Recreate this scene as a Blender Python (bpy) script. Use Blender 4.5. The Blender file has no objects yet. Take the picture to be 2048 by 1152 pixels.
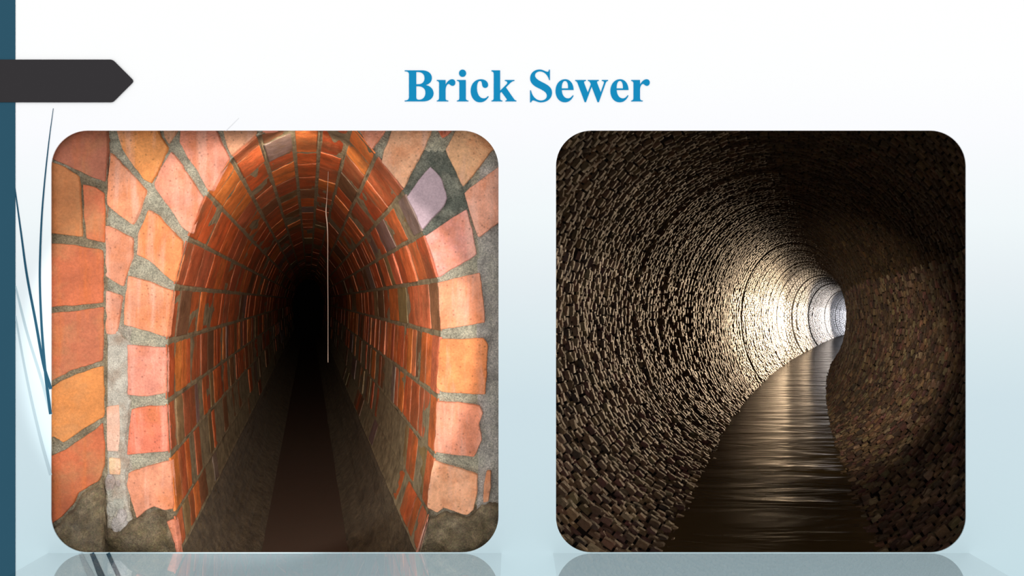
import bpy, bmesh, math, random
from mathutils import Vector, noise
random.seed(7)
scn = bpy.context.scene
COL = bpy.context.collection
S = 0.0025          # metres per photograph unit on the board
D = 3.0             # camera to board
Z0 = 1.44           # eye height above the foot of the board
def W(u, v, k=1.0):                       # board coordinates (u, v) at depth ratio k
    return Vector(((u-1024)*S*k, D*(k-1), (576-v)*S*k+Z0))
def srgb(r, g, b):
    f = lambda c: (c/255/12.92) if c/255 <= .04045 else ((c/255+.055)/1.055)**2.4
    return (f(r), f(g), f(b), 1)

# ---------------------------------------------------------------- objects
def tag(o, label=None, cat=None, group=None, kind=None):
    if label: o['label'] = label
    if cat: o['category'] = cat
    if group: o['group'] = group
    if kind: o['kind'] = kind
    return o
def thing(name, label, cat, loc, group=None):
    o = bpy.data.objects.new(name, None); COL.objects.link(o)
    o.location = loc; o.empty_display_size = .1
    return tag(o, label, cat, group)
class MB:
    """collects faces in world coordinates, with one colour per face"""
    def __init__(s): s.v = []; s.f = []; s.c = []; s.sm = []
    def add(s, vs, fs, col=(1,1,1,1), smooth=False):
        n = len(s.v); s.v += [tuple(p) for p in vs]
        for f in fs:
            s.f.append(tuple(i+n for i in f)); s.c.append(col); s.sm.append(smooth)
    def build(s, name, mat, parent=None, base=None):
        org = Vector(parent.location) if parent else Vector(base or (0,0,0))
        if parent is not None and parent.parent is not None: org = parent.matrix_world.translation
        if parent is not None and parent.get('_org'): org = Vector(parent['_org'])
        me = bpy.data.meshes.new(name)
        me.from_pydata([(p[0]-org[0], p[1]-org[1], p[2]-org[2]) for p in s.v], [], s.f)
        me.materials.append(mat)
        a = me.color_attributes.new('Col', 'FLOAT_COLOR', 'CORNER')
        dat = []
        for p in me.polygons:
            dat += list(s.c[p.index])*p.loop_total
        a.data.foreach_set('color', dat)
        me.polygons.foreach_set('use_smooth', s.sm)
        me.validate(); me.update()
        o = bpy.data.objects.new(name, me); COL.objects.link(o)
        if parent: o.parent = parent
        else: o.location = org
        return o

# ---------------------------------------------------------------- materials
def nt(name):
    m = bpy.data.materials.new(name); m.use_nodes = True
    return m, m.node_tree, m.node_tree.nodes['Principled BSDF']
def plain(name, col, rough=.6, spec=.3):
    m, t, b = nt(name)
    b.inputs['Base Color'].default_value = col; b.inputs['Roughness'].default_value = rough
    b.inputs['Specular IOR Level'].default_value = spec
    return m
def node(t, ty, **kw):
    n = t.nodes.new(ty)
    for k, v in kw.items():
        if k in n.inputs: n.inputs[k].default_value = v
        else: setattr(n, k, v)
    return n
def masonry(name, rough=.6, spec=.4, vary=.35, tint=(1,1,1,1), spot=None, scale=9, bump=.5, bumpd=.006, pit=.0, streak=None, streak_amt=.5, grain=.18):
    """per-brick colour attribute broken up with clouds, pits and stains"""
    m, t, b = nt(name); L = t.links.new
    at = node(t, 'ShaderNodeAttribute', attribute_name='Col')
    tc = node(t, 'ShaderNodeTexCoord')
    n1 = node(t, 'ShaderNodeTexNoise', Scale=scale, Detail=8.0, Roughness=.62); L(tc.outputs['Object'], n1.inputs['Vector'])
    r1 = node(t, 'ShaderNodeMapRange'); L(n1.outputs['Fac'], r1.inputs['Value'])
    r1.inputs['From Min'].default_value = .25; r1.inputs['From Max'].default_value = .75
    r1.inputs['To Min'].default_value = 1-vary; r1.inputs['To Max'].default_value = 1+vary
    mul = node(t, 'ShaderNodeVectorMath', operation='SCALE'); L(at.outputs['Color'], mul.inputs[0]); L(r1.outputs[0], mul.inputs['Scale'])
    out = mul.outputs[0]
    if spot:
        n2 = node(t, 'ShaderNodeTexNoise', Scale=scale*.55, Detail=5.0, Roughness=.6); L(tc.outputs['Object'], n2.inputs['Vector'])
        r2 = node(t, 'ShaderNodeMapRange'); L(n2.outputs['Fac'], r2.inputs['Value'])
        r2.inputs['From Min'].default_value = .48; r2.inputs['From Max'].default_value = .68; r2.inputs['To Max'].default_value = .6
        mx = node(t, 'ShaderNodeMix', data_type='RGBA'); L(r2.outputs[0], mx.inputs[0]); L(out, mx.inputs[6]); mx.inputs[7].default_value = spot
        out = mx.outputs[2]
    if streak:
        mp = node(t, 'ShaderNodeMapping'); mp.inputs['Scale'].default_value = (14, 14, 1.6); L(tc.outputs['Object'], mp.inputs['Vector'])
        n3 = node(t, 'ShaderNodeTexNoise', Scale=1.0, Detail=5.0, Roughness=.6); L(mp.outputs[0], n3.inputs['Vector'])
        r3 = node(t, 'ShaderNodeMapRange'); L(n3.outputs['Fac'], r3.inputs['Value'])
        r3.inputs['From Min'].default_value = .5; r3.inputs['From Max'].default_value = .68; r3.inputs['To Max'].default_value = streak_amt
        mx = node(t, 'ShaderNodeMix', data_type='RGBA'); L(r3.outputs[0], mx.inputs[0]); L(out, mx.inputs[6]); mx.inputs[7].default_value = streak
        out = mx.outputs[2]
    h = n1.outputs['Fac']
    n6 = node(t, 'ShaderNodeTexNoise', Scale=scale*9, Detail=4.0, Roughness=.75); L(tc.outputs['Object'], n6.inputs['Vector'])
    r6 = node(t, 'ShaderNodeMapRange'); L(n6.outputs['Fac'], r6.inputs['Value'])
    r6.inputs['From Min'].default_value = .3; r6.inputs['From Max'].default_value = .7; r6.inputs['To Min'].default_value = 1-grain; r6.inputs['To Max'].default_value = 1+grain
    m6 = node(t, 'ShaderNodeVectorMath', operation='SCALE'); L(out, m6.inputs[0]); L(r6.outputs[0], m6.inputs['Scale']); out = m6.outputs[0]
    n5 = node(t, 'ShaderNodeTexNoise', Scale=scale*6, Detail=6.0, Roughness=.7); L(tc.outputs['Object'], n5.inputs['Vector'])
    if pit:
        vo = node(t, 'ShaderNodeTexVoronoi', Scale=32.0); L(tc.outputs['Object'], vo.inputs['Vector'])
        r4 = node(t, 'ShaderNodeMapRange'); L(vo.outputs['Distance'], r4.inputs['Value'])
        r4.inputs['From Min'].default_value = .10; r4.inputs['From Max'].default_value = .22; r4.inputs['To Min'].default_value = 1-pit; r4.inputs['To Max'].default_value = 1
        m3 = node(t, 'ShaderNodeVectorMath', operation='SCALE'); L(out, m3.inputs[0]); L(r4.outputs[0], m3.inputs['Scale']); out = m3.outputs[0]
    ad = node(t, 'ShaderNodeMath', operation='ADD'); L(h, ad.inputs[0]); L(n5.outputs['Fac'], ad.inputs[1])
    bp = node(t, 'ShaderNodeBump', Strength=bump, Distance=bumpd); L(ad.outputs[0], bp.inputs['Height'])
    L(out, b.inputs['Base Color']); L(bp.outputs[0], b.inputs['Normal'])
    rr = node(t, 'ShaderNodeMapRange'); L(n5.outputs['Fac'], rr.inputs['Value'])
    rr.inputs['From Min'].default_value = .3; rr.inputs['From Max'].default_value = .7
    rr.inputs['To Min'].default_value = rough-.12; rr.inputs['To Max'].default_value = rough+.12
    L(rr.outputs[0], b.inputs['Roughness']); b.inputs['Specular IOR Level'].default_value = spec
    return m

# the board: printed white-to-pale-blue sheet
def board_mat():
    m, t, b = nt('printed_board'); L = t.links.new
    tc = node(t, 'ShaderNodeTexCoord'); sp = node(t, 'ShaderNodeSeparateXYZ'); L(tc.outputs['Object'], sp.inputs[0])
    mr = node(t, 'ShaderNodeMapRange'); L(sp.outputs['Z'], mr.inputs['Value'])
    mr.inputs['From Min'].default_value = 2.88; mr.inputs['From Max'].default_value = 0.0
    cr = node(t, 'ShaderNodeValToRGB'); L(mr.outputs[0], cr.inputs[0]); e = cr.color_ramp.elements
    stops = [(0,(254,255,254)),(150,(253,254,254)),(260,(250,251,254)),(440,(240,247,249)),(560,(229,238,242)),(690,(216,231,236)),(800,(207,225,232)),(1000,(202,223,230)),(1152,(197,221,228))]
    e[0].position = 0; e[0].color = srgb(*stops[0][1]); e[1].position = 1; e[1].color = srgb(*stops[-1][1])
    for v, c in stops[1:-1]:
        x = e.new(v/1152); x.color = srgb(*c)
    L(cr.outputs[0], b.inputs['Base Color']); b.inputs['Roughness'].default_value = 1; b.inputs['Specular IOR Level'].default_value = 0
    return m
M_board = board_mat()
M_title = plain('title_blue', srgb(25,140,190), 1, 0)
M_stripe = plain('stripe_blue', srgb(46,85,104), 1, 0)
M_tab = plain('tab_charcoal', srgb(55,53,55), 1, 0)
M_blade = plain('blade_blue', srgb(42,84,106), 1, 0)
M_grey = plain('blade_grey', srgb(176,196,204), 1, 0)
M_hair = plain('hairline_grey', srgb(222,223,226), 1, 0)
M_face = masonry('pink_brick', .62, .3, .34, spot=srgb(206,116,62), scale=11, bump=.9, bumpd=.008, pit=.35, streak=srgb(240,190,170), streak_amt=.45)
M_lin = masonry('wet_red_brick', .36, .5, .45, spot=srgb(120,84,58), scale=8, bump=.8, bumpd=.008, streak=srgb(146,112,72), streak_amt=.35)
M_pier = masonry('pier_brick', .6, .3, .25, spot=srgb(176,128,84), scale=9, bump=.8, bumpd=.008, streak=srgb(205,105,40), streak_amt=.5)
M_mortar = masonry('grey_mortar', .7, .4, .5, spot=srgb(214,208,184), scale=14, bump=1, bumpd=.03, grain=.6)
M_mortar_in = masonry('tunnel_mortar', .5, .5, .5, spot=srgb(84,70,50), scale=18, bump=1, bumpd=.012)
M_plaster = masonry('limewash', .75, .3, .35, spot=srgb(190,150,120), scale=16, bump=1, bumpd=.03, grain=.4)
M_mud = masonry('mud', .45, .6, .6, spot=srgb(90,72,50), scale=16, bump=1, bumpd=.04, grain=.5)
M_purple = masonry('purple_brick', .35, .6, .2, scale=12, bump=.8, bumpd=.008)
M_dark = plain('matt_black', (.012,.011,.010,1), .9, .1)

def to_mesh(cu, name, mat, parent=None, loc=(0,0,0)):
    tmp = bpy.data.objects.new('tmp', cu); COL.objects.link(tmp)
    dg = bpy.context.evaluated_depsgraph_get()
    me = bpy.data.meshes.new_from_object(tmp.evaluated_get(dg)); me.name = name
    bpy.data.objects.remove(tmp); me.materials.clear(); me.materials.append(mat)
    o = bpy.data.objects.new(name, me); COL.objects.link(o)
    if parent: o.parent = parent
    o.location = loc
    return o
def flat(paths, name, mat, depth, y, parent=None, org=(0,0,0)):
    """closed outlines [(x, z, ...)] in metres -> one solid sheet, centred on y, facing -y"""
    cu = bpy.data.curves.new(name, 'CURVE'); cu.dimensions = '2D'; cu.fill_mode = 'BOTH'; cu.extrude = depth/2
    for p in paths:
        s = cu.splines.new('POLY'); s.points.add(len(p)-1)
        for i, (x, z) in enumerate(p): s.points[i].co = (x-org[0], z-org[2], 0, 1)
        s.use_cyclic_u = True
    o = to_mesh(cu, name, mat, parent)
    for v in o.data.vertices: v.co = (v.co.x, -v.co.z + y - org[1], v.co.y)
    o.data.flip_normals() if False else None
    bm = bmesh.new(); bm.from_mesh(o.data); bmesh.ops.recalc_face_normals(bm, faces=bm.faces); bm.to_mesh(o.data); bm.free()
    if not parent: o.location = org
    return o
P2 = lambda u, v: ((u-1024)*S, (576-v)*S+Z0)
def rrect(u0, v0, u1, v1, r, n=14):
    out = []
    for cx, cy, a0 in ((u1-r, v0+r, -90), (u1-r, v1-r, 0), (u0+r, v1-r, 90), (u0+r, v0+r, 180)):
        for i in range(n+1):
            a = math.radians(a0+90*i/n); out.append((cx+r*math.cos(a), cy+r*math.sin(a)))
    return out

# ================================================================ THE BOARD
LP = (102, 261, 997, 1105, 73); RP = (1112, 261, 1932, 1105, 71)
holes = [[P2(*p) for p in rrect(*h)] for h in (LP, RP)]
b = flat([[P2(-420,-300), P2(2468,-300), P2(2468,1400), P2(-420,1400)]]+holes, 'wall_back', M_board, .004, .002)
tag(b, kind='structure')

o = flat([[P2(-420,-300), P2(31,-300), P2(31,1400), P2(-420,1400)]], 'side_stripe', M_stripe, .002, -.0016)
tag(o, 'dark slate-blue vertical stripe down the left edge of the board', 'stripe')
def rounded(poly, rads, n=6):
    out = []
    N = len(poly)
    for i in range(N):
        p, a, c = Vector(poly[i]), Vector(poly[i-1]), Vector(poly[(i+1) % N]); r = rads[i]
        if r == 0: out.append(tuple(p)); continue
        p0 = p+(a-p).normalized()*r; p1 = p+(c-p).normalized()*r
        for j in range(n+1):
            t = j/n; q = p0*(1-t)**2+p*2*t*(1-t)+p1*t*t; out.append(tuple(q))
    return out
o = flat([[P2(*p) for p in rounded([(-420,120),(226.5,120),(269,162.5),(226.5,205),(-420,205)], [0,5,6,5,0])]], 'arrow_tab', M_tab, .004, -.004)
tag(o, 'charcoal arrow-shaped tab pointing right across the blue stripe', 'arrow')

def catmull(pts, n=8):
    P = [Vector(p) for p in pts]; P = [P[0]*2-P[1]]+P+[P[-1]*2-P[-2]]; out = []
    for i in range(1, len(P)-2):
        for j in range(n):
            t = j/n
            out.append(.5*((2*P[i])+(P[i+1]-P[i-1])*t+(2*P[i-1]-5*P[i]+4*P[i+1]-P[i+2])*t*t+(3*P[i]-P[i-1]-3*P[i+1]+P[i+2])*t**3))
    out.append(P[-2]); return out
def ribbon(pts):               # (u, v, width)
    C = catmull([(a, b_, w) for a, b_, w in pts]); L_, R_ = [], []
    for i, p in enumerate(C):
        q = C[min(i+1, len(C)-1)]-C[max(i-1, 0)]; d = Vector((q.x, q.y)).normalized(); nrm = Vector((-d.y, d.x))*p.z/2
        L_.append((p.x+nrm.x, p.y+nrm.y)); R_.append((p.x-nrm.x, p.y-nrm.y))
    return [P2(*p) for p in L_+R_[::-1]]
def blade(name, segs, mat, y, label, group=None):
    if len(segs) == 1:
        tag(flat([ribbon(segs[0])], name, mat, .0008, y), label, 'line'); return
    org = P2(*segs[0][-1][:2]); org = Vector((org[0], y, org[1]))
    t = thing(name, label, 'line', org)
    for s, n in zip(segs, ('upper_stretch', 'lower_stretch')): flat([ribbon(s)], n, mat, .0008, y, t, org)
blade('curved_blade', [[(31,572,3),(44,626,4.5),(57,675,5),(83,759,5.5),(102,829,6)]], M_grey, -.0006, 'upper of two pale grey blades beside the left picture')
blade('curved_blade', [[(31,632,3),(47,722,4),(63,800,5),(83,884,5.5),(101.5,950,6)], [(161,1106,8),(171,1130,11),(184,1156,14),(215,1230,15)]], M_grey, -.0009, 'lower of two pale grey blades, emerging again under the left picture')
blade('curved_blade', [[(30,375,2),(43,470,3.5),(54,550,4.3),(71,640,5),(87,727,5.5),(102,778,6.5)], [(216,1106,7.5),(226,1128,8),(239,1156,8.6),(272,1230,9)]], M_blade, -.0013, 'dark blue blade leaning out from the stripe edge beside the left picture')
blade('curved_blade', [[(107,217,.8),(98,285,1.8),(89,370,2.6),(83,450,3.4),(80,550,4),(83,640,4.6),(88,710,5),(93,762,5.5),(101.5,828,6)], [(184,1106,8.5),(192,1125,10.5),(204,1154,13),(240,1230,14)]], M_blade, -.0017, 'tall dark blue blade with a fine tip reaching towards the charcoal arrow')
blade('hairline', [[(478,236,.5),(465,249,.8),(452,262,1.1)]], M_hair, -.0006, 'faint grey diagonal hairline above the left picture')

# ---------------------------------------------------------------- title
def svg(d):
    tk = d.replace(',', ' ').split(); i = 0; cur = None; out = []
    while i < len(tk):
        c = tk[i]; i += 1
        if c in 'ML':
            while i < len(tk) and tk[i] not in 'MLCZ':
                cur = (float(tk[i]), float(tk[i+1])); i += 2; out.append(cur)
        elif c == 'C':
            while i < len(tk) and tk[i] not in 'MLCZ':
                a = [float(x) for x in tk[i:i+6]]; i += 6; p0 = cur
                for j in range(1, 11):
                    t = j/10
                    out.append(tuple((1-t)**3*p0[q]+3*t*(1-t)**2*a[q]+3*t*t*(1-t)*a[2+q]+t**3*a[4+q] for q in (0,1)))
                cur = (a[4], a[5])
    if abs(out[0][0]-out[-1][0])+abs(out[0][1]-out[-1][1]) < .5: out.pop()
    return out
circ = lambda x, y, r: [(x+r*math.cos(i*math.pi/18), y+r*math.sin(i*math.pi/18)) for i in range(36)]
g_r = svg('M 580,279 L 718,279 L 718,350 C 750,295 785,267 822,267 C 852,267 872,287 872,318 C 872,348 853,368 828,368 C 795,368 790,338 765,338 C 745,338 718,375 718,435 L 718,560 C 718,590 730,602 762,603 L 762,613 L 580,613 L 580,603 C 605,600 617,585 617,555 L 617,335 C 617,305 605,292 580,290 Z')
g_e = [svg('M 765,433 L 578,433 C 582,515 620,568 675,568 C 705,568 725,555 753,517 L 764,525 C 735,590 690,627 627,627 C 540,627 481,550 481,450 C 481,345 545,267 632,267 C 710,267 762,335 765,433 Z'), svg('M 578,411 L 680,411 C 680,330 665,290 630,290 C 597,290 576,340 578,411 Z')]
sh = lambda ps, dx: [[(x+dx, y) for x, y in p] for p in ps]
glyphs = [
 (800, [svg('M 75,127 L 345,127 C 440,127 502,175 502,243 C 502,300 465,340 398,357 C 480,370 528,420 528,485 C 528,560 465,613 360,613 L 75,613 L 75,602 C 120,602 143,585 143,545 L 143,190 C 143,155 120,138 75,138 Z'),
        svg('M 256,150 L 256,345 L 290,345 C 350,345 388,310 388,250 C 388,185 345,150 285,150 Z'), svg('M 256,374 L 256,550 C 256,575 272,590 300,590 C 360,590 402,545 402,480 C 402,415 360,374 285,374 Z')]),
 (800, [g_r]),
 (800, [circ(986,171,56), svg('M 897,279 L 1037,279 L 1037,560 C 1037,588 1050,600 1078,603 L 1078,613 L 897,613 L 897,603 C 925,600 936,588 936,555 L 936,335 C 936,305 925,292 897,290 Z')]),
 (800, [svg('M 1387,530 L 1397,540 C 1360,600 1315,627 1260,627 C 1175,627 1114,550 1114,447 C 1114,345 1180,267 1275,267 C 1340,267 1388,305 1388,355 C 1388,383 1368,400 1342,400 C 1312,400 1298,380 1293,345 C 1290,310 1280,290 1262,290 C 1230,290 1212,335 1212,400 C 1212,500 1255,568 1318,568 C 1345,568 1365,558 1387,530 Z')]),
 (800, [svg('M 1440,127 L 1577,127 L 1577,447 L 1680,345 C 1700,322 1695,293 1652,290 L 1652,279 L 1803,279 L 1803,290 C 1775,293 1755,305 1725,335 L 1667,393 L 1790,570 C 1805,592 1815,600 1834,603 L 1834,613 L 1660,613 L 1660,603 C 1688,600 1690,590 1675,567 L 1598,462 L 1577,482 L 1577,560 C 1577,590 1588,600 1614,603 L 1614,613 L 1440,613 L 1440,603 C 1467,600 1477,588 1477,555 L 1477,190 C 1477,155 1467,142 1440,138 Z')]),
 (1050, [svg('M 378,116 L 392,116 L 392,276 L 380,276 C 360,195 300,141 238,141 C 190,141 157,168 157,205 C 157,255 215,285 280,318 C 370,362 425,400 425,480 C 425,565 350,628 250,628 C 195,628 160,597 130,597 C 112,597 105,610 95,628 L 80,628 L 80,441 L 94,441 C 108,530 175,602 250,602 C 305,602 345,570 345,525 C 345,475 300,445 215,405 C 130,365 81,320 81,250 C 81,170 145,114 230,114 C 285,114 325,150 355,150 C 368,150 373,138 378,116 Z')]),
 (1050, g_e),
 (1050, [svg('M 790,279 L 960,279 L 960,290 C 930,293 922,305 932,330 L 988,476 L 1037,345 L 1030,325 C 1020,300 1010,293 990,290 L 990,279 L 1163,279 L 1163,290 C 1135,293 1128,305 1137,330 L 1192,472 L 1243,325 C 1250,303 1240,293 1210,290 L 1210,279 L 1308,279 L 1308,290 C 1290,293 1280,300 1270,325 L 1163,625 L 1143,625 L 1050,378 L 960,625 L 940,625 L 830,330 C 818,302 810,293 790,290 Z')]),
 (1050, sh(g_e, 864)),
 (1050, sh([g_r], 1092))]
title_loc = Vector((P2(1054,205)[0], -.002, P2(1054,205)[1]))
title = thing('title_lettering', 'large blue serif title reading Brick Sewer above the two pictures', 'lettering', title_loc)
for x0, gl in glyphs:
    flat([[P2(x0+x/7.877, 125+y/7.877) for x, y in g] for g in gl], 'letter', M_title, .003, -.0016, title, title_loc)

# ---------------------------------------------------------------- glossy ledges added to imitate the slide's reflections under the pictures
def glass_mat():
    m, t, b = nt('clear_acrylic'); L = t.links.new
    t.nodes.remove(b); out = t.nodes['Material Output']
    gl = node(t, 'ShaderNodeBsdfGlossy', Roughness=.015); tr = node(t, 'ShaderNodeBsdfTransparent')
    mx = node(t, 'ShaderNodeMixShader'); mx.inputs[0].default_value = .5
    L(tr.outputs[0], mx.inputs[1]); L(gl.outputs[0], mx.inputs[2]); L(mx.outputs[0], out.inputs['Surface'])
    return m
def clear_mat():
    m, t, b = nt('clear_edge'); t.nodes.remove(b)
    tr = node(t, 'ShaderNodeBsdfTransparent'); t.links.new(tr.outputs[0], t.nodes['Material Output'].inputs['Surface'])
    return m
M_glass, M_clear = glass_mat(), clear_mat()
for (u0, u1, lab) in ((96, 1003, 'added clear ledge imitating the reflection under the left, red brick picture'), (1106, 1938, 'added clear ledge imitating the reflection under the right, dark tunnel picture')):
    mb = MB(); z1 = P2(0, 1106)[1]; z0 = z1-.003; xa, xb = P2(u0,0)[0], P2(u1,0)[0]; ya, yb = -.30, -.0002
    v = [(xa,ya,z0),(xb,ya,z0),(xb,yb,z0),(xa,yb,z0),(xa,ya,z1),(xb,ya,z1),(xb,yb,z1),(xa,yb,z1)]
    mb.add(v, [(4,5,6,7),(3,2,1,0),(0,1,5,4),(1,2,6,5),(2,3,7,6),(3,0,4,7)])
    o = mb.build('reflection_ledge', M_glass, None, ((xa+xb)/2, 0, z0)); o.data.materials.append(M_clear)
    for p in o.data.polygons[1:]: p.material_index = 1
    tag(o, lab, 'ledge')

# ================================================================ LEFT: RED BRICK SEWER
KF = 1.032                      # depth of the arch face
VPu, VPv = 618, 600
def WL(u, v, k):               # point of the tunnel section (u, v as seen on the arch face) carried back to depth k
    t = k-KF
    return Vector((((u-1024)*KF+(VPu-1024)*t)*S, D*(k-1), ((576-v)*KF+(576-VPv)*t)*S+Z0))
def jcol(rgb, j=.12):
    c = srgb(*rgb); f = 1+random.uniform(-j, j)
    return (c[0]*f*(1+random.uniform(-j,j)*.4), c[1]*f*(1+random.uniform(-j,j)*.6), c[2]*f, 1)
def slab(mb, poly, kfun, rise, col, jit=.9, step=5, bev=1.6, seed=0, wave=.0):
    """a brick face traced as a polygon, rough edges, bevelled, standing proud by rise metres"""
    pts = []
    N = len(poly)
    for i in range(N):
        a, c = Vector(poly[i]), Vector(poly[(i+1) % N]); n = max(1, int((c-a).length/step))
        for j in range(n): pts.append(a.lerp(c, j/n))
    # round the corners a little then roughen
    M = len(pts); sm = [(pts[i-1]+pts[i]*6+pts[(i+1) % M])/8 for i in range(M)]
    out = []
    for p in sm:
        nz = noise.noise_vector(Vector((p.x*.045, p.y*.045, seed*3.1)))+noise.noise_vector(Vector((p.x*.16, p.y*.16, seed)))*.5
        out.append(Vector((p.x+nz.x*jit*1.6, p.y+nz.y*jit*1.6)))
    area = sum(out[i].x*out[(i+1) % M].y-out[(i+1) % M].x*out[i].y for i in range(M))
    sg = 1 if area > 0 else -1
    def inset(d):
        r = []
        for i in range(M):
            t = out[(i+1) % M]-out[i-1]
            if t.length < 1e-6: r.append(out[i].copy()); continue
            t.normalize(); r.append(out[i]+Vector((-t.y, t.x))*sg*d)
        return r
    rings = [(out, -.02), (out, rise*.6), (inset(bev*.4), rise*.9), (inset(bev), rise)]
    vs = []
    for ring, h in rings:
        for p in ring: w = W(p.x, p.y, kfun(p.x)); vs.append((w.x, w.y-h, w.z))
    fs = []
    for r in range(3):
        for i in range(M):
            a = r*M+i; b_ = r*M+(i+1) % M; fs.append((a, b_, b_+M, a+M) if sg < 0 else (b_, a, a+M, b_+M))
    top = [3*M+i for i in range(M)]
    mb.add(vs, fs, col, True)
    mb.add(vs[3*M:], [tuple(range(M)) if sg < 0 else tuple(range(M))[::-1]], col, False)
kface = lambda u: KF
# ---- inner profile of the arch on its face, with the joint lines (row ends)
prof = [(496,1300),(425,1245),(385,1180),(360,1105),(351,1027),(341,911),(335,803),(335,684),(349,574),(376,477),(415,388),(463,317),
        (517,271),(583,238),(642,236),(702,253),(752,312),(808,385),(846,467),(875,560),(881,668),(875,792),(868,911),(856,1023),(832,1105),(812,1180),(777,1245),(718,1300)]
NP = len(prof)
def mesh_grid(mb, P, col, smooth=True):       # P[i][j] points
    n, m_ = len(P), len(P[0]); vs = [p for r in P for p in r]
    mb.add(vs, [(i*m_+j, i*m_+j+1, (i+1)*m_+j+1, (i+1)*m_+j) for i in range(n-1) for j in range(m_-1)], col, smooth)

arch = thing('brick_arch_face', 'pink and orange brick arch ring round the mouth of the red brick tunnel', 'brick arch', W(618,1300,KF))
# mortar bed with the arch mouth left open
mb = MB()
fine = []
for i in range(NP-1):
    a, c = Vector(prof[i]), Vector(prof[i+1]); n = max(2, int((c-a).length/10))
    for j in range(n): fine.append(a.lerp(c, j/n))
fine.append(Vector(prof[-1]))
def outer_pt(p):
    c = Vector((610, 700)); d = (p-c); x0, x1, y0, y1 = 40, 1062, 205, 1335
    if p.y > 1150 : return Vector((x0 if p.x < 610 else x1, min(y1, p.y)))
    t = 1e9
    if d.x > 0: t = min(t, (x1-c.x)/d.x)
    if d.x < 0: t = min(t, (x0-c.x)/d.x)
    if d.y > 0: t = min(t, (y1-c.y)/d.y)
    if d.y < 0: t = min(t, (y0-c.y)/d.y)
    return c+d*t
rows = []
cols_ = []
NS = 40
for p in fine:
    q = outer_pt(p); r = []
    for j in range(NS+1):
        a = p.lerp(q, j/NS); nz = noise.noise(Vector((a.x*.03, a.y*.03, 5)))*.012+noise.noise(Vector((a.x*.12, a.y*.12, 9)))*.008
        w = W(a.x, a.y, KF); r.append((w.x, w.y+.004-(nz if j else 0), w.z))
    rows.append(r)
# region colours of the mortar itself
def mcol(u, v):
    if u < 262 and v > 655: return srgb(214,200,180)
    if u > 955: return srgb(214,204,192)
    if v > 1000: return srgb(150,132,104)
    if 800 < u < 940 and 300 < v < 480: return srgb(120,124,110)
    return srgb(206,198,172)
vs = [p for r in rows for p in r]; m_ = NS+1
n0 = len(mb.v); mb.v += vs
for i in range(len(rows)-1):
    for j in range(NS):
        p = fine[i].lerp(outer_pt(fine[i]), (j+.5)/NS)
        mb.f.append((i*m_+j, i*m_+j+1, (i+1)*m_+j+1, (i+1)*m_+j)[::-1]); mb.c.append(mcol(p.x, p.y)); mb.sm.append(True)
mb.build('mortar_bed', M_mortar, arch)

PK, PC, OR, TN, RD = (232,150,120), (226,160,122), (226,136,84), (232,170,132), (214,118,84)
inner = [
 ([(364,250),(430,250),(437,268),(446,290),(461,317),(444,345),(424,383),(416,380),(395,340),(372,308),(361,284)], PK),
 ([(445,250),(513,250),(514,268),(490,290),(464,313),(457,295)], PC),
 ([(524,250),(560,240),(553,262),(526,266)], PK),
 ([(345,304),(362,326),(386,362),(408,394),(397,425),(383,467),(366,455),(340,415),(313,378),(311,366),(324,338)], PK),
 ([(300,419),(320,432),(345,462),(366,482),(365,512),(351,565),(330,548),(300,520),(276,510),(280,467)], OR),
 ([(260,551),(300,563),(347,582),(342,630),(337,674),(290,660),(251,650),(253,600)], (228,146,104)),
 ([(257,689),(334,695),(335,740),(334,786),(296,792),(258,790)], (226,142,120)),
 ([(266,817),(300,811),(335,811),(337,860),(339,901),(300,905),(256,909),(260,860)], (224,122,92)),
 ([(259,944),(300,930),(344,920),(347,970),(350,1017),(332,1020),(312,1011),(292,1020),(276,1036),(266,1000),(256,969)], (232,152,116)),
 ([(330,1043),(352,1036),(357,1070),(364,1125),(356,1125),(352,1085),(338,1062)], (222,138,110)),
 ([(715,250),(779,250),(766,270),(744,300),(730,282)], PK),
 ([(789,250),(868,250),(861,272),(841,315),(821,349),(808,378),(786,350),(764,324),(770,300),(776,286)], TN),
 ([(850,473),(888,448),(934,418),(944,460),(954,508),(934,522),(911,535),(877,555),(868,520)], (230,156,138)),
 ([(875,565),(915,556),(960,545),(966,590),(971,645),(925,652),(881,659),(879,610)], (226,142,104)),
 ([(880,678),(930,677),(968,676),(976,690),(974,740),(971,789),(925,786),(884,783),(873,776),(876,730)], (228,138,84)),
 ([(873,801),(920,804),(960,811),(966,825),(958,850),(965,879),(949,912),(905,908),(868,902),(872,850)], (228,142,108)),
 ([(868,920),(902,930),(956,949),(954,985),(947,1018),(935,1029),(912,1022),(888,1014),(875,1024),(855,1013),(858,968)], (238,170,130)),
 ([(858,1034),(852,1070),(840,1104),(832,1125),(830,1112),(846,1060)], (226,150,122)),
]
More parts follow.
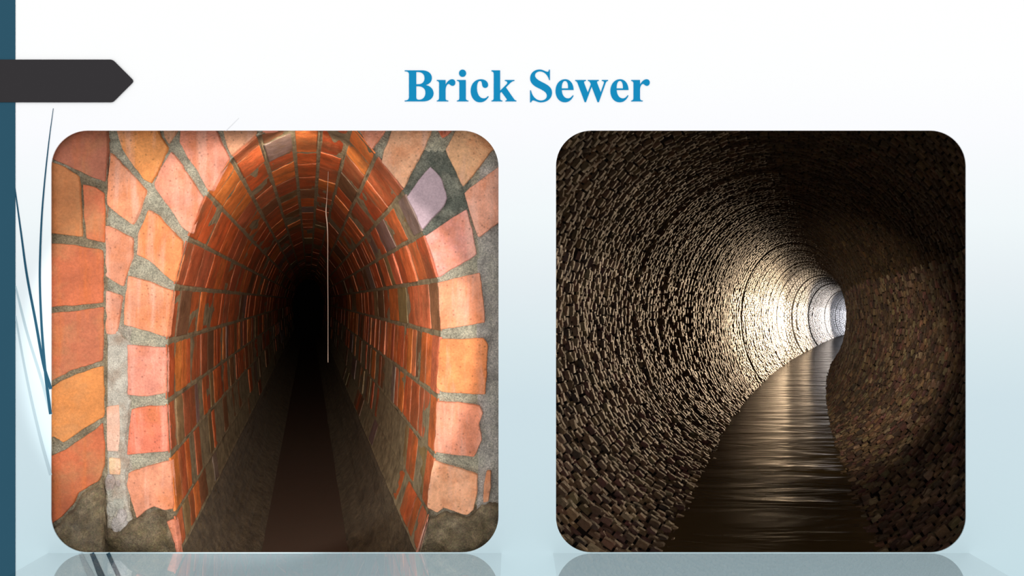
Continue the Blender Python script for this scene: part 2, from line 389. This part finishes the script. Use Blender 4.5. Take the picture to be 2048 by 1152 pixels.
outer = [
 ([(232,250),(312,250),(322,272),(338,296),(324,330),(304,368),(290,360),(275,340),(258,315),(246,298)], (228,150,84)),
 ([(224,306),(250,332),(275,358),(295,381),(282,418),(266,450),(240,430),(216,410),(218,360)], (226,144,104)),
 ([(213,449),(240,462),(268,477),(266,515),(248,573),(230,564),(212,552)], (222,144,112)),
 ([(214,580),(246,592),(240,630),(234,668),(212,668)], (222,148,120)),
 ([(215,812),(240,808),(241,850),(240,902),(216,902)], (224,178,156)),
 ([(220,914),(243,916),(243,948),(222,948)], (222,190,150)),
 ([(326,250),(358,250),(350,270),(340,290),(331,276)], (196,148,112)),
 ([(872,250),(910,250),(900,266),(884,277),(877,264)], (212,104,70)),
 ([(918,250),(960,240),(1012,262),(1012,285),(983,304),(955,340),(926,374),(908,335),(891,300),(902,280)], (230,172,126)),
 ([(1012,322),(997,334),(960,362),(928,386),(938,420),(947,450),(957,476),(980,458),(1012,436)], (230,160,132)),
 ([(974,940),(983,940),(982,970),(978,1002),(966,1004),(968,970)], (214,158,120)),
]
mi, mi2, mo, mo2, mo3, mo4 = [MB() for _ in range(6)]
for i, (p, c) in enumerate(inner): slab(mi if p[0][0] < 600 else mi2, p, kface, .012+.006*random.random(), jcol(c, .06), seed=i)
for i, (p, c) in enumerate(outer): slab(mo4 if i == 10 else mo3 if i in (4, 5) else mo if p[0][0] < 500 else mo2, p, kface, .010+.006*random.random(), jcol(c, .06), seed=30+i)
mi.build('inner_brick_ring', M_face, arch); mi2.build('inner_brick_ring', M_face, arch); mo3.build('limewashed_bricks', M_face, arch); mo4.build('brick_sliver', M_face, arch); mo.build('outer_bricks', M_face, arch); mo2.build('outer_bricks', M_face, arch)
mb = MB(); slab(mb, [(861,333),(873,345),(884,358),(890,378),(895,397),(889,412),(868,435),(846,460),(838,446),(832,430),(823,412),(814,394),(838,362)], kface, .016, srgb(176,150,156), seed=77)
mb.build('purple_brick', M_purple, arch)['label'] = 'single mauve glazed brick set in dark mortar'
# limewashed strip
mb = MB(); slab(mb, [(213,668),(238,664),(262,688),(256,790),(262,802),(250,880),(262,915),(251,960),(258,1010),(264,1040),(240,1057),(212,1060)], kface, .007, srgb(236,226,208), jit=3, seed=50)
for i in range(12):
    u, v = random.uniform(218,250), random.uniform(960,1050); r = random.uniform(7,14)
    slab(mb, [(u+r*.8*math.cos(a*1.05), v+r*1.3*math.sin(a*1.05)) for a in range(6)], kface, .010+.01*random.random(), jcol((226,218,206), .1), seed=60+i)
mb.build('limewash_strip', M_plaster, arch)

# ---- side pier at far left, splayed towards the viewer
kp = lambda u: 1.008+(max(98, min(u, 214))-102)/112*.021
pier = thing('brick_pier', 'orange-red brick pier wall at the left edge of the red brick picture', 'brick pier', W(155,1130,1.03))
mb = MB(); G = []
for i in range(12):
    u = 94+(215-94)*i/11; G.append([W(u, 235+905*j/50, kp(u))+Vector((0, -.004*noise.noise(Vector((u*.1, j*1.7, 2))), 0)) for j in range(51)])
mesh_grid(mb, G, srgb(160,142,112)); mb.build('mortar_bed', M_mortar, pier)
mb = MB()
PB = [([(96,240),(150,240),(214,240),(215,300),(213,364),(180,352),(140,333),(104,317),(96,308)], (168,100,76)),
      ([(96,314),(103,323),(130,334),(160,353),(164,410),(167,474),(130,470),(96,466)], (186,116,70)),
      ([(168,368),(190,374),(209,386),(211,430),(210,486),(192,482),(174,477),(170,420)], (188,98,64)),
      ([(96,486),(150,490),(207,501),(208,550),(207,605),(150,611),(96,615)], (182,98,62)),
      ([(96,627),(150,622),(208,614),(208,670),(206,722),(165,733),(125,750),(96,766)], (184,104,72)),
      ([(96,780),(125,760),(165,744),(207,731),(209,780),(209,834),(180,850),(156,866),(128,884),(106,872),(96,880)], (200,126,66)),
      ([(96,915),(104,912),(130,900),(160,880),(185,864),(207,845),(210,890),(210,930),(200,960),(172,976),(158,986),(148,1006),(125,1032),(104,1048),(96,1060)], (184,98,60)),
      ([(106,1064),(128,1048),(146,1034),(142,1060),(128,1080),(110,1086)], (160,96,62))]
for i, (p, c) in enumerate(PB): slab(mb, p, kp, .008+.003*random.random(), jcol(c, .05), seed=90+i, jit=1.1)
mb.build('pier_bricks', M_pier, pier)

# ---- lining of the tunnel
lin = thing('brick_tunnel', 'red brick tunnel lining running back into darkness behind the pink arch', 'tunnel', W(618,1310,KF))
REDS = [(216,112,62),(210,104,54),(200,96,54),(222,124,62),(196,102,62),(178,96,62),(212,116,76)]
BRN = [(150,104,70),(128,94,66),(150,124,84),(140,116,106)]
KEND = 9.0
def lining_row(mb, mm, j, kind):
    A, C = Vector(prof[j]), Vector(prof[j+1]); mid = (A+C)/2
    inw = (Vector((VPu, 640))-mid); nrm = Vector((C.y-A.y, -(C.x-A.x))).normalized()
    if nrm.dot(inw) < 0: nrm = -nrm
    Ln = (C-A).length
    g = 4.5/Ln                       # half joint across the row
    # mortar sheet behind
    ks = [KF]; 
    while ks[-1] < KEND: ks.append(ks[-1]+(.02 if ks[-1] < 1.5 else .1 if ks[-1] < 3 else .5))
    G = []
    grime = kind == 'low'
    for t in ([i/12 for i in range(13)] if grime else (0, .07, .2, .5, .8, .93, 1)):
        p = A.lerp(C, t); r = []
        for k in ks:
            nz = noise.noise(Vector((t*3+j*7, k*14, 1)))*2.0
            if grime: nz = (noise.fractal(Vector((t*4+j*7, k*22, 1)), 1, 2, 4)*7-2)*min(1, t*5, (1-t)*5)
            e = 2.6 if t in (0, 1) else 0
            q = p-nrm*(nz+1.0-e); r.append(WL(q.x, q.y, k) if k > KF else WL(p.x, p.y, k))
        G.append(r)
    mesh_grid(mg if grime else mm, G, srgb(138,118,88) if grime else srgb(160,142,108))
    k = KF-.001; first = True
    while k < KEND:
        if kind == 'side': dk = random.choice([.045,.05,.055,.06,.09])
        elif kind == 'mid': dk = random.choice([.07,.1,.13,.16,.11])
        else: dk = random.choice([.10,.13,.15,.17])
        if first: dk = random.uniform(.05,.09) if kind != 'side' else .06
        if k > 2.6: dk *= 2
        pm = 1 if grime else max(0, (mid.y-740)/340)*min(1, max(0, k-1.06)*3.0)*.9
        if random.random() < pm: k += dk; first = False; continue
        k1 = k+dk; gap = .0035 if kind == 'side' else .006
        vv = mid.y; brown = random.random() < (.15+max(0, (vv-700)/400)*min(1, max(0, k-1.1)*3)*.7 if kind != 'low' else .75)
        col = jcol(random.choice(BRN if brown else REDS), .14)
        if kind == 'low': col = tuple(c*f for c, f in zip(col, (.75,.85,.95,1)))
        h = random.uniform(-1.2, 2.4)+(random.random() < .12)*2; h1 = h+random.uniform(-1.0, 1.0); 
        tl = random.uniform(-1.6, 1.6)
        t0, t1 = g+random.uniform(0,.012), 1-g-random.uniform(0,.012)
        def pt(t, kk, hh): q = A.lerp(C, t)+nrm*hh; return WL(q.x, q.y, kk)
        bt = 2.2/Ln; bk = min(.007, dk*.14)
        nseg = 5; vs = []
        prm = [(t0, 0), (t0+bt, 1)]; 
        ts = [(t0, -3.5), (t0, h-1.0), (t0+bt, h)]+[(t0+bt+(t1-t0-2*bt)*i/nseg, h) for i in range(1, nseg)]+[(t1-bt, h), (t1, h-1.0), (t1, -3.5)]
        kk_ = [(k, -3.5, 0), (k, -1.0, 0), (k+bk, 0, 0), (k+dk*.5, .0, .5), (k1-gap-bk, 0, 1), (k1-gap, -1.0, 1), (k1-gap, -3.5, 1)]
        G = []
        for (t, hh) in ts:
            r = []
            for (kq, dh, f) in kk_:
                base = hh if hh == -3.5 else (hh+dh+(h1-h)*f+tl*(f-.5) if dh > -3 else -3.5)
                nz = noise.noise(Vector((t*Ln*.12+j*9, kq*40, 3)))*1.1 if base > -3 else 0
                wob = noise.noise(Vector((t*Ln*.06+j*9, kq*9, 8)))*.006
                kz = kq+wob if kq > KF+.005 else kq
                r.append(pt(t, max(kz, KF-.001), base+nz))
            G.append(r)
        mesh_grid(mb, G, col, False)
        k = k1; first = False
groups = {'side_wall_l': MB(), 'side_wall_r': MB(), 'vault': MB()}
mm = MB(); mg = MB()
for j in range(NP-1):
    v = (prof[j][1]+prof[j+1][1])/2; left = prof[j][0] < VPu
    if v > 1100: kind = 'low'
    elif v > 670: kind = 'side'
    elif v > 380: kind = 'mid'
    else: kind = 'top'
    gr = groups['vault'] if v < 570 else groups['side_wall_l' if left else 'side_wall_r']
    lining_row(gr, mm, j, kind)
mm.build('mortar_backing', M_mortar_in, lin); mg.build('silted_invert', M_mud, lin)['label'] = 'brown silt caked over the lowest courses'
groups['vault'].build('vault', M_lin, lin)
groups['side_wall_l'].build('side_wall', M_lin, lin); groups['side_wall_r'].build('side_wall', M_lin, lin)
# far end and added light-tight shroud round the tunnel
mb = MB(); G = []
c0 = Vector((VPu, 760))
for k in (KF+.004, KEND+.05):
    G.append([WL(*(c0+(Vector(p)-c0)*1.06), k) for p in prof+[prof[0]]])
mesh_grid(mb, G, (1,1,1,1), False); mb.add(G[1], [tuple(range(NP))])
# added light block between board back and arch face
def casing(m, rim, k0, rim2, k1):
    a = [W(u, v, k0) for u, v in rim]; c = rim2
    n = len(a); m.add(a+c, [(i, (i+1) % n, n+(i+1) % n, n+i) for i in range(n)])
rim = rrect(LP[0]-2, LP[1]-2, LP[2]+2, LP[3]+2, 73)
cx_, cy_ = 550, 700
def to_rect(p, x0, x1, y0, y1):
    d = Vector(p)-Vector((cx_, cy_)); t = min(((x1-cx_) if d.x > 0 else (x0-cx_))/d.x if abs(d.x) > 1e-6 else 1e9, ((y1-cy_) if d.y > 0 else (y0-cy_))/d.y if abs(d.y) > 1e-6 else 1e9)
    return Vector((cx_, cy_))+d*t
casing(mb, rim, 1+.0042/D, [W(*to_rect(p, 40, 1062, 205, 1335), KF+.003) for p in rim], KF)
o = mb.build('light_shroud', M_dark, lin)
# ---- mud banks at the foot
def mud(top, name, label, ku=None):
    mb = MB(); us = [p[0] for p in top]; G = []; n = int((us[-1]-us[0])/3.2)
    for i in range(n+1):
        u = us[0]+(us[-1]-us[0])*i/n
        for a, c in zip(top, top[1:]):
            if a[0] <= u <= c[0]: vt = a[1]+(c[1]-a[1])*(u-a[0])/max(1e-6, c[0]-a[0]); break
        vt += noise.noise(Vector((u*.12, 0, 4)))*5
        r = []
        for j in range(36):
            f = j/35; v = vt+(1150-vt)*f
            kk = (kp(u) if u < 208 else KF)-.006*min(1, (v-vt)/12)-.0001*(v-vt)
            nz = noise.fractal(Vector((u*.035, v*.035, 6)), 1, 2, 5)*.022*min(1, f*5)
            w_ = W(u, v, kk)+Vector((0, -nz-.006 if f > 0 else .015, 0)); w_.y = max(w_.y, .008+.004*noise.noise(w_*20)); r.append(w_)
        G.append(r)
    vs = [p for r in G for p in r]; base = W((us[0]+us[-1])/2, 1150, KF)
    n0 = 36
    mb.v = [tuple(p) for p in vs]
    for i in range(len(G)-1):
        for j in range(35):
            mb.f.append((i*n0+j, i*n0+j+1, (i+1)*n0+j+1, (i+1)*n0+j)); mb.sm.append(True)
            q = noise.noise(Vector((i*.09, j*.09, 3)))
            mb.c.append(jcol((164+34*q, 144+34*q, 110+38*q), .1))
    o = mb.build(name, M_mud, None, base); tag(o, label, 'mud')
mud([(96,1085),(110,1052),(150,1012),(163,985),(198,962),(211,945),(214,1052),(240,1060),(262,1038),(290,1028),(315,1016),(331,1026),(345,1062),(352,1090),(358,1112)], 'mud_bank', 'brown lumpy mud heaped against the arch foot, left of the red tunnel')
mud([(834,1112),(842,1090),(850,1062),(858,1036),(872,1031),(888,1020),(912,1028),(935,1034),(949,1024),(962,1010),(985,1004),(1030,998)], 'mud_bank', 'grey-brown lumpy mud heaped against the arch foot, right of the red tunnel')
# ---- water
def water_mat(name, col, rough, bs, bd, sc, spec=.5, tint=None):
    m, t, b = nt(name); L = t.links.new
    b.inputs['Base Color'].default_value = col; b.inputs['Roughness'].default_value = rough; b.inputs['IOR'].default_value = 1.33
    tc = node(t, 'ShaderNodeTexCoord'); mp = node(t, 'ShaderNodeMapping'); mp.inputs['Scale'].default_value = sc; L(tc.outputs['Object'], mp.inputs[0])
    n1 = node(t, 'ShaderNodeTexNoise', Scale=1.0, Detail=3.0, Roughness=.5, Distortion=.4); L(mp.outputs[0], n1.inputs['Vector'])
    bp = node(t, 'ShaderNodeBump', Strength=bs, Distance=bd); L(n1.outputs['Fac'], bp.inputs['Height']); L(bp.outputs[0], b.inputs['Normal'])
    return m
M_wat1 = water_mat('murky_water', srgb(92,76,64), .3, .3, .01, (3,2,1))
mb = MB(); ks = [KF+.002]+[KF+.15*i for i in range(1, 53)]
mesh_grid(mb, [[WL(u, 1292, k) for k in ks] for u in (488,560,618,670,726)], (1,1,1,1))
o = mb.build('sewer_water', M_wat1, None, WL(610,1292,2)); tag(o, 'narrow still brown water along the bottom of the red brick tunnel', 'water')
# ---- hanging thread
KT = 1.43
def tube(mb, pts, col, n=6):
    vs = []
    for i, (p, r) in enumerate(pts):
        for a in range(n):
            th = 2*math.pi*a/n; vs.append((p.x+r*math.cos(th), p.y+r*math.sin(th), p.z))
    fs = [(i*n+a, i*n+(a+1) % n, (i+1)*n+(a+1) % n, (i+1)*n+a) for i in range(len(pts)-1) for a in range(n)]
    mb.add(vs, fs+[tuple(range(n)), tuple(range((len(pts)-1)*n, len(pts)*n))], col, True)
mb = MB(); pts = []
for (u, v, r) in catmull([(657,318,.5),(656,360,.55),(653.5,400,.7),(652,425,1.6),(654.5,450,1.5),(655.5,480,1.0),(655.5,540,.8),(656,620,.75),(656,690,.8),(656,716,1.1),(656,725,.8)], 6):
    pts.append((W(u, v, KT), r*.72*S*KT))
tube(mb, pts, (1,1,1,1)); o = mb.build('hanging_thread', plain('pale_root', srgb(170,150,134), .5, .4), None, W(656,318,KT))
tag(o, 'thin pale thread hanging from the crown of the red brick tunnel', 'thread')

# ================================================================ RIGHT: DARK CURVED SEWER
KQ = 2.0; H = 632
import bisect
tab = [(.7,1537),(1,1537),(1.97,1554),(2.39,1562),(3.3,1583),(4.38,1605),(5.5,1626),(7,1650),(9.5,1677),(12.4,1702),(16,1732),(20,1762),(26,1800),(34,1850)]
tq = [a for a, _ in tab]; tl_ = [(u-1537)*a for a, u in tab]
def Lq(q):
    i = min(max(bisect.bisect(tq, q)-1, 0), len(tq)-2)
    def m(j):
        if j == 0: return 0
        if j == len(tq)-1: return (tl_[j]-tl_[j-1])/(tq[j]-tq[j-1])
        return (tl_[j+1]-tl_[j-1])/(tq[j+1]-tq[j-1])
    h = tq[i+1]-tq[i]; t = (q-tq[i])/h
    return (2*t**3-3*t*t+1)*tl_[i]+(t**3-2*t*t+t)*h*m(i)+(-2*t**3+3*t*t)*tl_[i+1]+(t**3-t*t)*h*m(i+1)
mid = lambda q: 1537+Lq(q)/q
def aq(q):
    if q < 1.5: return 1.0
    if q < 3: t = (q-1.5)/1.5; return 1-.27*t*t*(3-2*t)
    return .73
def WR(q, th, r=1.0):          # th: 0 = crown, +-pi = invert ; + to the right
    a = aq(q); bl = .894/math.sqrt(1-.2/(a*a)); s, c = math.sin(th), math.cos(th)
    du = 529*a*s*r; dv = 529*(c*r if c > 0 else c*bl*r)
    return W(mid(q)+du/q, H-dv/q, KQ*q)
def th_water(q):
    a = aq(q); bl = .894/math.sqrt(1-.2/(a*a)); return math.acos(-.93/bl)
tun = thing('brick_tunnel', 'dark round brown brick tunnel bending right with light beyond the bend', 'tunnel', W(1537,1120,2.0))
M_stone = masonry('sooty_stone', .55, .45, .5, spot=srgb(60,46,38), scale=3.5, bump=.8, bumpd=.02)
M_vault = masonry('sooty_shaded_vault', .6, .4, .5, spot=srgb(70,50,28), scale=3, bump=.8, bumpd=.02)
M_joint = masonry('dark_joint', .8, .2, .4, scale=6, bump=1, bumpd=.02)
QN = .85; QF = 30
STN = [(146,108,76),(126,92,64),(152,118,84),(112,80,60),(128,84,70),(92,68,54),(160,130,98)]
VLT = [(98,68,38),(84,57,30),(104,74,44),(72,49,28),(90,65,40)]  # sooty brown vault brick, its colour darkened further to stand for shade
mats = {'l': MB(), 'r': MB(), 'v': MB()}; mj = MB(); ribs = MB()
# backing sheet
qs = [QN]
while qs[-1] < QF: qs.append(qs[-1]*1.03)
NA = 64
mesh_grid(mj, [[WR(q, -math.pi*1.0+2*math.pi*i/NA, 1.012) for q in qs] for i in range(NA+1)], srgb(44,34,26))
q = QN; ri = 0
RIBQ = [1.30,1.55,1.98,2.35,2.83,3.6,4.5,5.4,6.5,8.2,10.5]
while q < QF:
    dq = random.uniform(.013,.019) if q < 2.2 else random.uniform(.016,.023) if q < 3.2 else random.uniform(.034,.048) if q < 5.5 else random.uniform(.1,.15) if q < 12 else .35
    q1 = q+dq; ri += 1
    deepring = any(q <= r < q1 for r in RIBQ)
    gap = dq*.17; nb = 112 if q < 2.2 else 92 if q < 5.5 else 80 if q < 12 else 64
    off = (ri % 2)*.5+random.uniform(-.1,.1); tw = th_water(q)+.06
    ringh = random.gauss(0, .004)
    if deepring: ringh = .03
    for i in range(nb):
        if random.random() < .012 and q < 6: continue
        ta = -math.pi+2*math.pi*(i+off)/nb; tb = -math.pi+2*math.pi*(i+1+off)/nb
        tm = (ta+tb)/2
        if abs(tm) > tw+.05: continue
        side = abs(tm) > 1.25; wob = random.uniform(-.1,.1)*(tb-ta)
        ta += (tb-ta)*.07+max(0, wob); tb -= (tb-ta)*.07+max(0, -wob)
        h = (random.gauss(.0, .0045) if side else random.gauss(0, .0022))+ringh
        r0 = 1.01; r1 = 1-.004+h; tilt = random.gauss(0, .0032 if tm > 0 else .002)
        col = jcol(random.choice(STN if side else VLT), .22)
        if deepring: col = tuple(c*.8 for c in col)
        qa, qb = q+gap*random.uniform(.3,1), q1-gap*random.uniform(.2,.8); bq = (qb-qa)*.2; bt = (tb-ta)*.2
        if q > 12:
            vs = [WR(qa,ta,r1),WR(qa,tb,r1),WR(qb,tb,r1),WR(qb,ta,r1)]; fs = [(0,1,2,3)]
        else:
            vs = [WR(qa,ta,r0),WR(qa,tb,r0),WR(qb,tb,r0),WR(qb,ta,r0),
                  WR(qa,ta,r1+.003),WR(qa,tb,r1+.003),WR(qb,tb,r1+.003),WR(qb,ta,r1+.003),
                  WR(qa+bq,ta+bt,r1-tilt),WR(qa+bq,tb-bt,r1+tilt),WR(qb-bq,tb-bt,r1+tilt),WR(qb-bq,ta+bt,r1-tilt)]
            fs = [(0,1,5,4),(1,2,6,5),(2,3,7,6),(3,0,4,7),(4,5,9,8),(5,6,10,9),(6,7,11,10),(7,4,8,11),(8,9,10,11)]
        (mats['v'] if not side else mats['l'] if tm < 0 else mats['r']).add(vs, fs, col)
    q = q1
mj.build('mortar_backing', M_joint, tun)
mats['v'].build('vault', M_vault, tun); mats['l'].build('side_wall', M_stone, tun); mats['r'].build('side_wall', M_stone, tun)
# unseen entrance shroud and end cap added to keep light out
rimR = rrect(RP[0]-2, RP[1]-2, RP[2]+2, RP[3]+2, 71)
mb = MB(); cc = Vector((1537, H)); ringp = []
for p in rimR:
    d = Vector(p)-Vector((1522, 683)); th = math.atan2(d.x, -d.y); ringp.append(WR(QN, th, 1.012))
casing(mb, rimR, 1+.0042/D, ringp, 0)
mb.build('entrance_light_shroud', M_dark, tun)
mb = MB(); mb.add([WR(QF*.99, 2*math.pi*i/24, 1.2) for i in range(24)], [tuple(range(24))])
mb.build('end_seal', M_dark, tun)
# stream
M_wat2 = water_mat('dark_stream', srgb(104,80,48), .16, .9, .06, (.5,1.6,1))
mb = MB(); G = []
for i in range(13):
    r = []
    for q in qs:
        a = aq(q); wz = .905; bl = .894/math.sqrt(1-.2/(a*a)); hw = a*math.sqrt(max(0, 1-(wz/bl)**2))*1.04
        r.append(W(mid(q)+529*hw*(i/6-1)/q, H+529*wz/q, KQ*q))
    G.append(r)
mesh_grid(mb, G, (1,1,1,1)); o = mb.build('sewer_stream', M_wat2, None, W(1550,1110,2)); tag(o, 'rippled brown stream curving along the floor of the dark round tunnel', 'water')

# ================================================================ LIGHT
w = bpy.data.worlds.new('w'); scn.world = w; w.use_nodes = True
w.node_tree.nodes['Background'].inputs[0].default_value = (1,1,1,1); w.node_tree.nodes['Background'].inputs[1].default_value = 1.01
def spot(name, loc, aim, power, col, ang=100, rad=.3, blend=.6):
    l = bpy.data.lights.new(name, 'SPOT'); l.energy = power; l.color = col; l.spot_size = math.radians(ang); l.spot_blend = blend; l.shadow_soft_size = rad
    o = bpy.data.objects.new(name, l); COL.objects.link(o); o.location = loc
    o.rotation_euler = (Vector(aim)-Vector(loc)).to_track_quat('-Z', 'Y').to_euler(); return o
def pt_light(name, loc, power, col, rad=.3):
    l = bpy.data.lights.new(name, 'POINT'); l.energy = power; l.color = col; l.shadow_soft_size = rad
    o = bpy.data.objects.new(name, l); COL.objects.link(o); o.location = loc; return o
warm = (1, .72, .44)
for ql, qa_, pw, c in ((7.2, 4.7, 24000, warm), (9.5, 6.0, 13000, warm), (13, 8.6, 12000, (1,.88,.78)), (18, 12.5, 12000, (.92,.92,1))):
    spot('tunnel_lamp', WR(ql, math.radians(93), .90), WR(qa_, math.radians(-98), 1), pw, c, 19, .15, 1)
spot('camera_flash', (0, -D, Z0+.02), W(556, 690, 1), 400, (1,.97,.93), 37, .03, .15)
spot('mouth_fill_spot', (0, -D, Z0+.03), W(606, 690, 1), 140, (1,.96,.9), 27, .03, .7)  # second beam added to brighten the tunnel mouth
spot('hidden_fill_lamp', WL(600,262,KF+.035), WL(618,1100,1.75), 15, (1,.93,.82), 150, .03, .6)  # unseen lamp added inside the crown to brighten the lining
spot('hidden_fill_lamp', WL(606,1190,KF+.035), WL(618,250,1.7), 7, (1,.93,.82), 150, .03, .6)  # unseen lamp added low in the mouth to brighten the vault
spot('hidden_fill_lamp', W(1070,800,1.4), WR(2.4, math.radians(108), 1), 4800, (1,.97,.84), 34, .1, 1)  # unseen lamp added behind the board to brighten the right-hand wall

cam = bpy.data.cameras.new('camera'); co = bpy.data.objects.new('camera', cam); COL.objects.link(co)
co.location = (0, -D, Z0); co.rotation_euler = (math.radians(90), 0, 0)
cam.sensor_fit = 'HORIZONTAL'; cam.sensor_width = 36; cam.lens = 36*1200/2048; cam.clip_end = 500
scn.camera = co
scn.view_settings.view_transform = 'Standard'; scn.view_settings.look = 'None'; scn.view_settings.gamma = 1; scn.view_settings.exposure = 0
scn.view_settings.use_curve_mapping = False
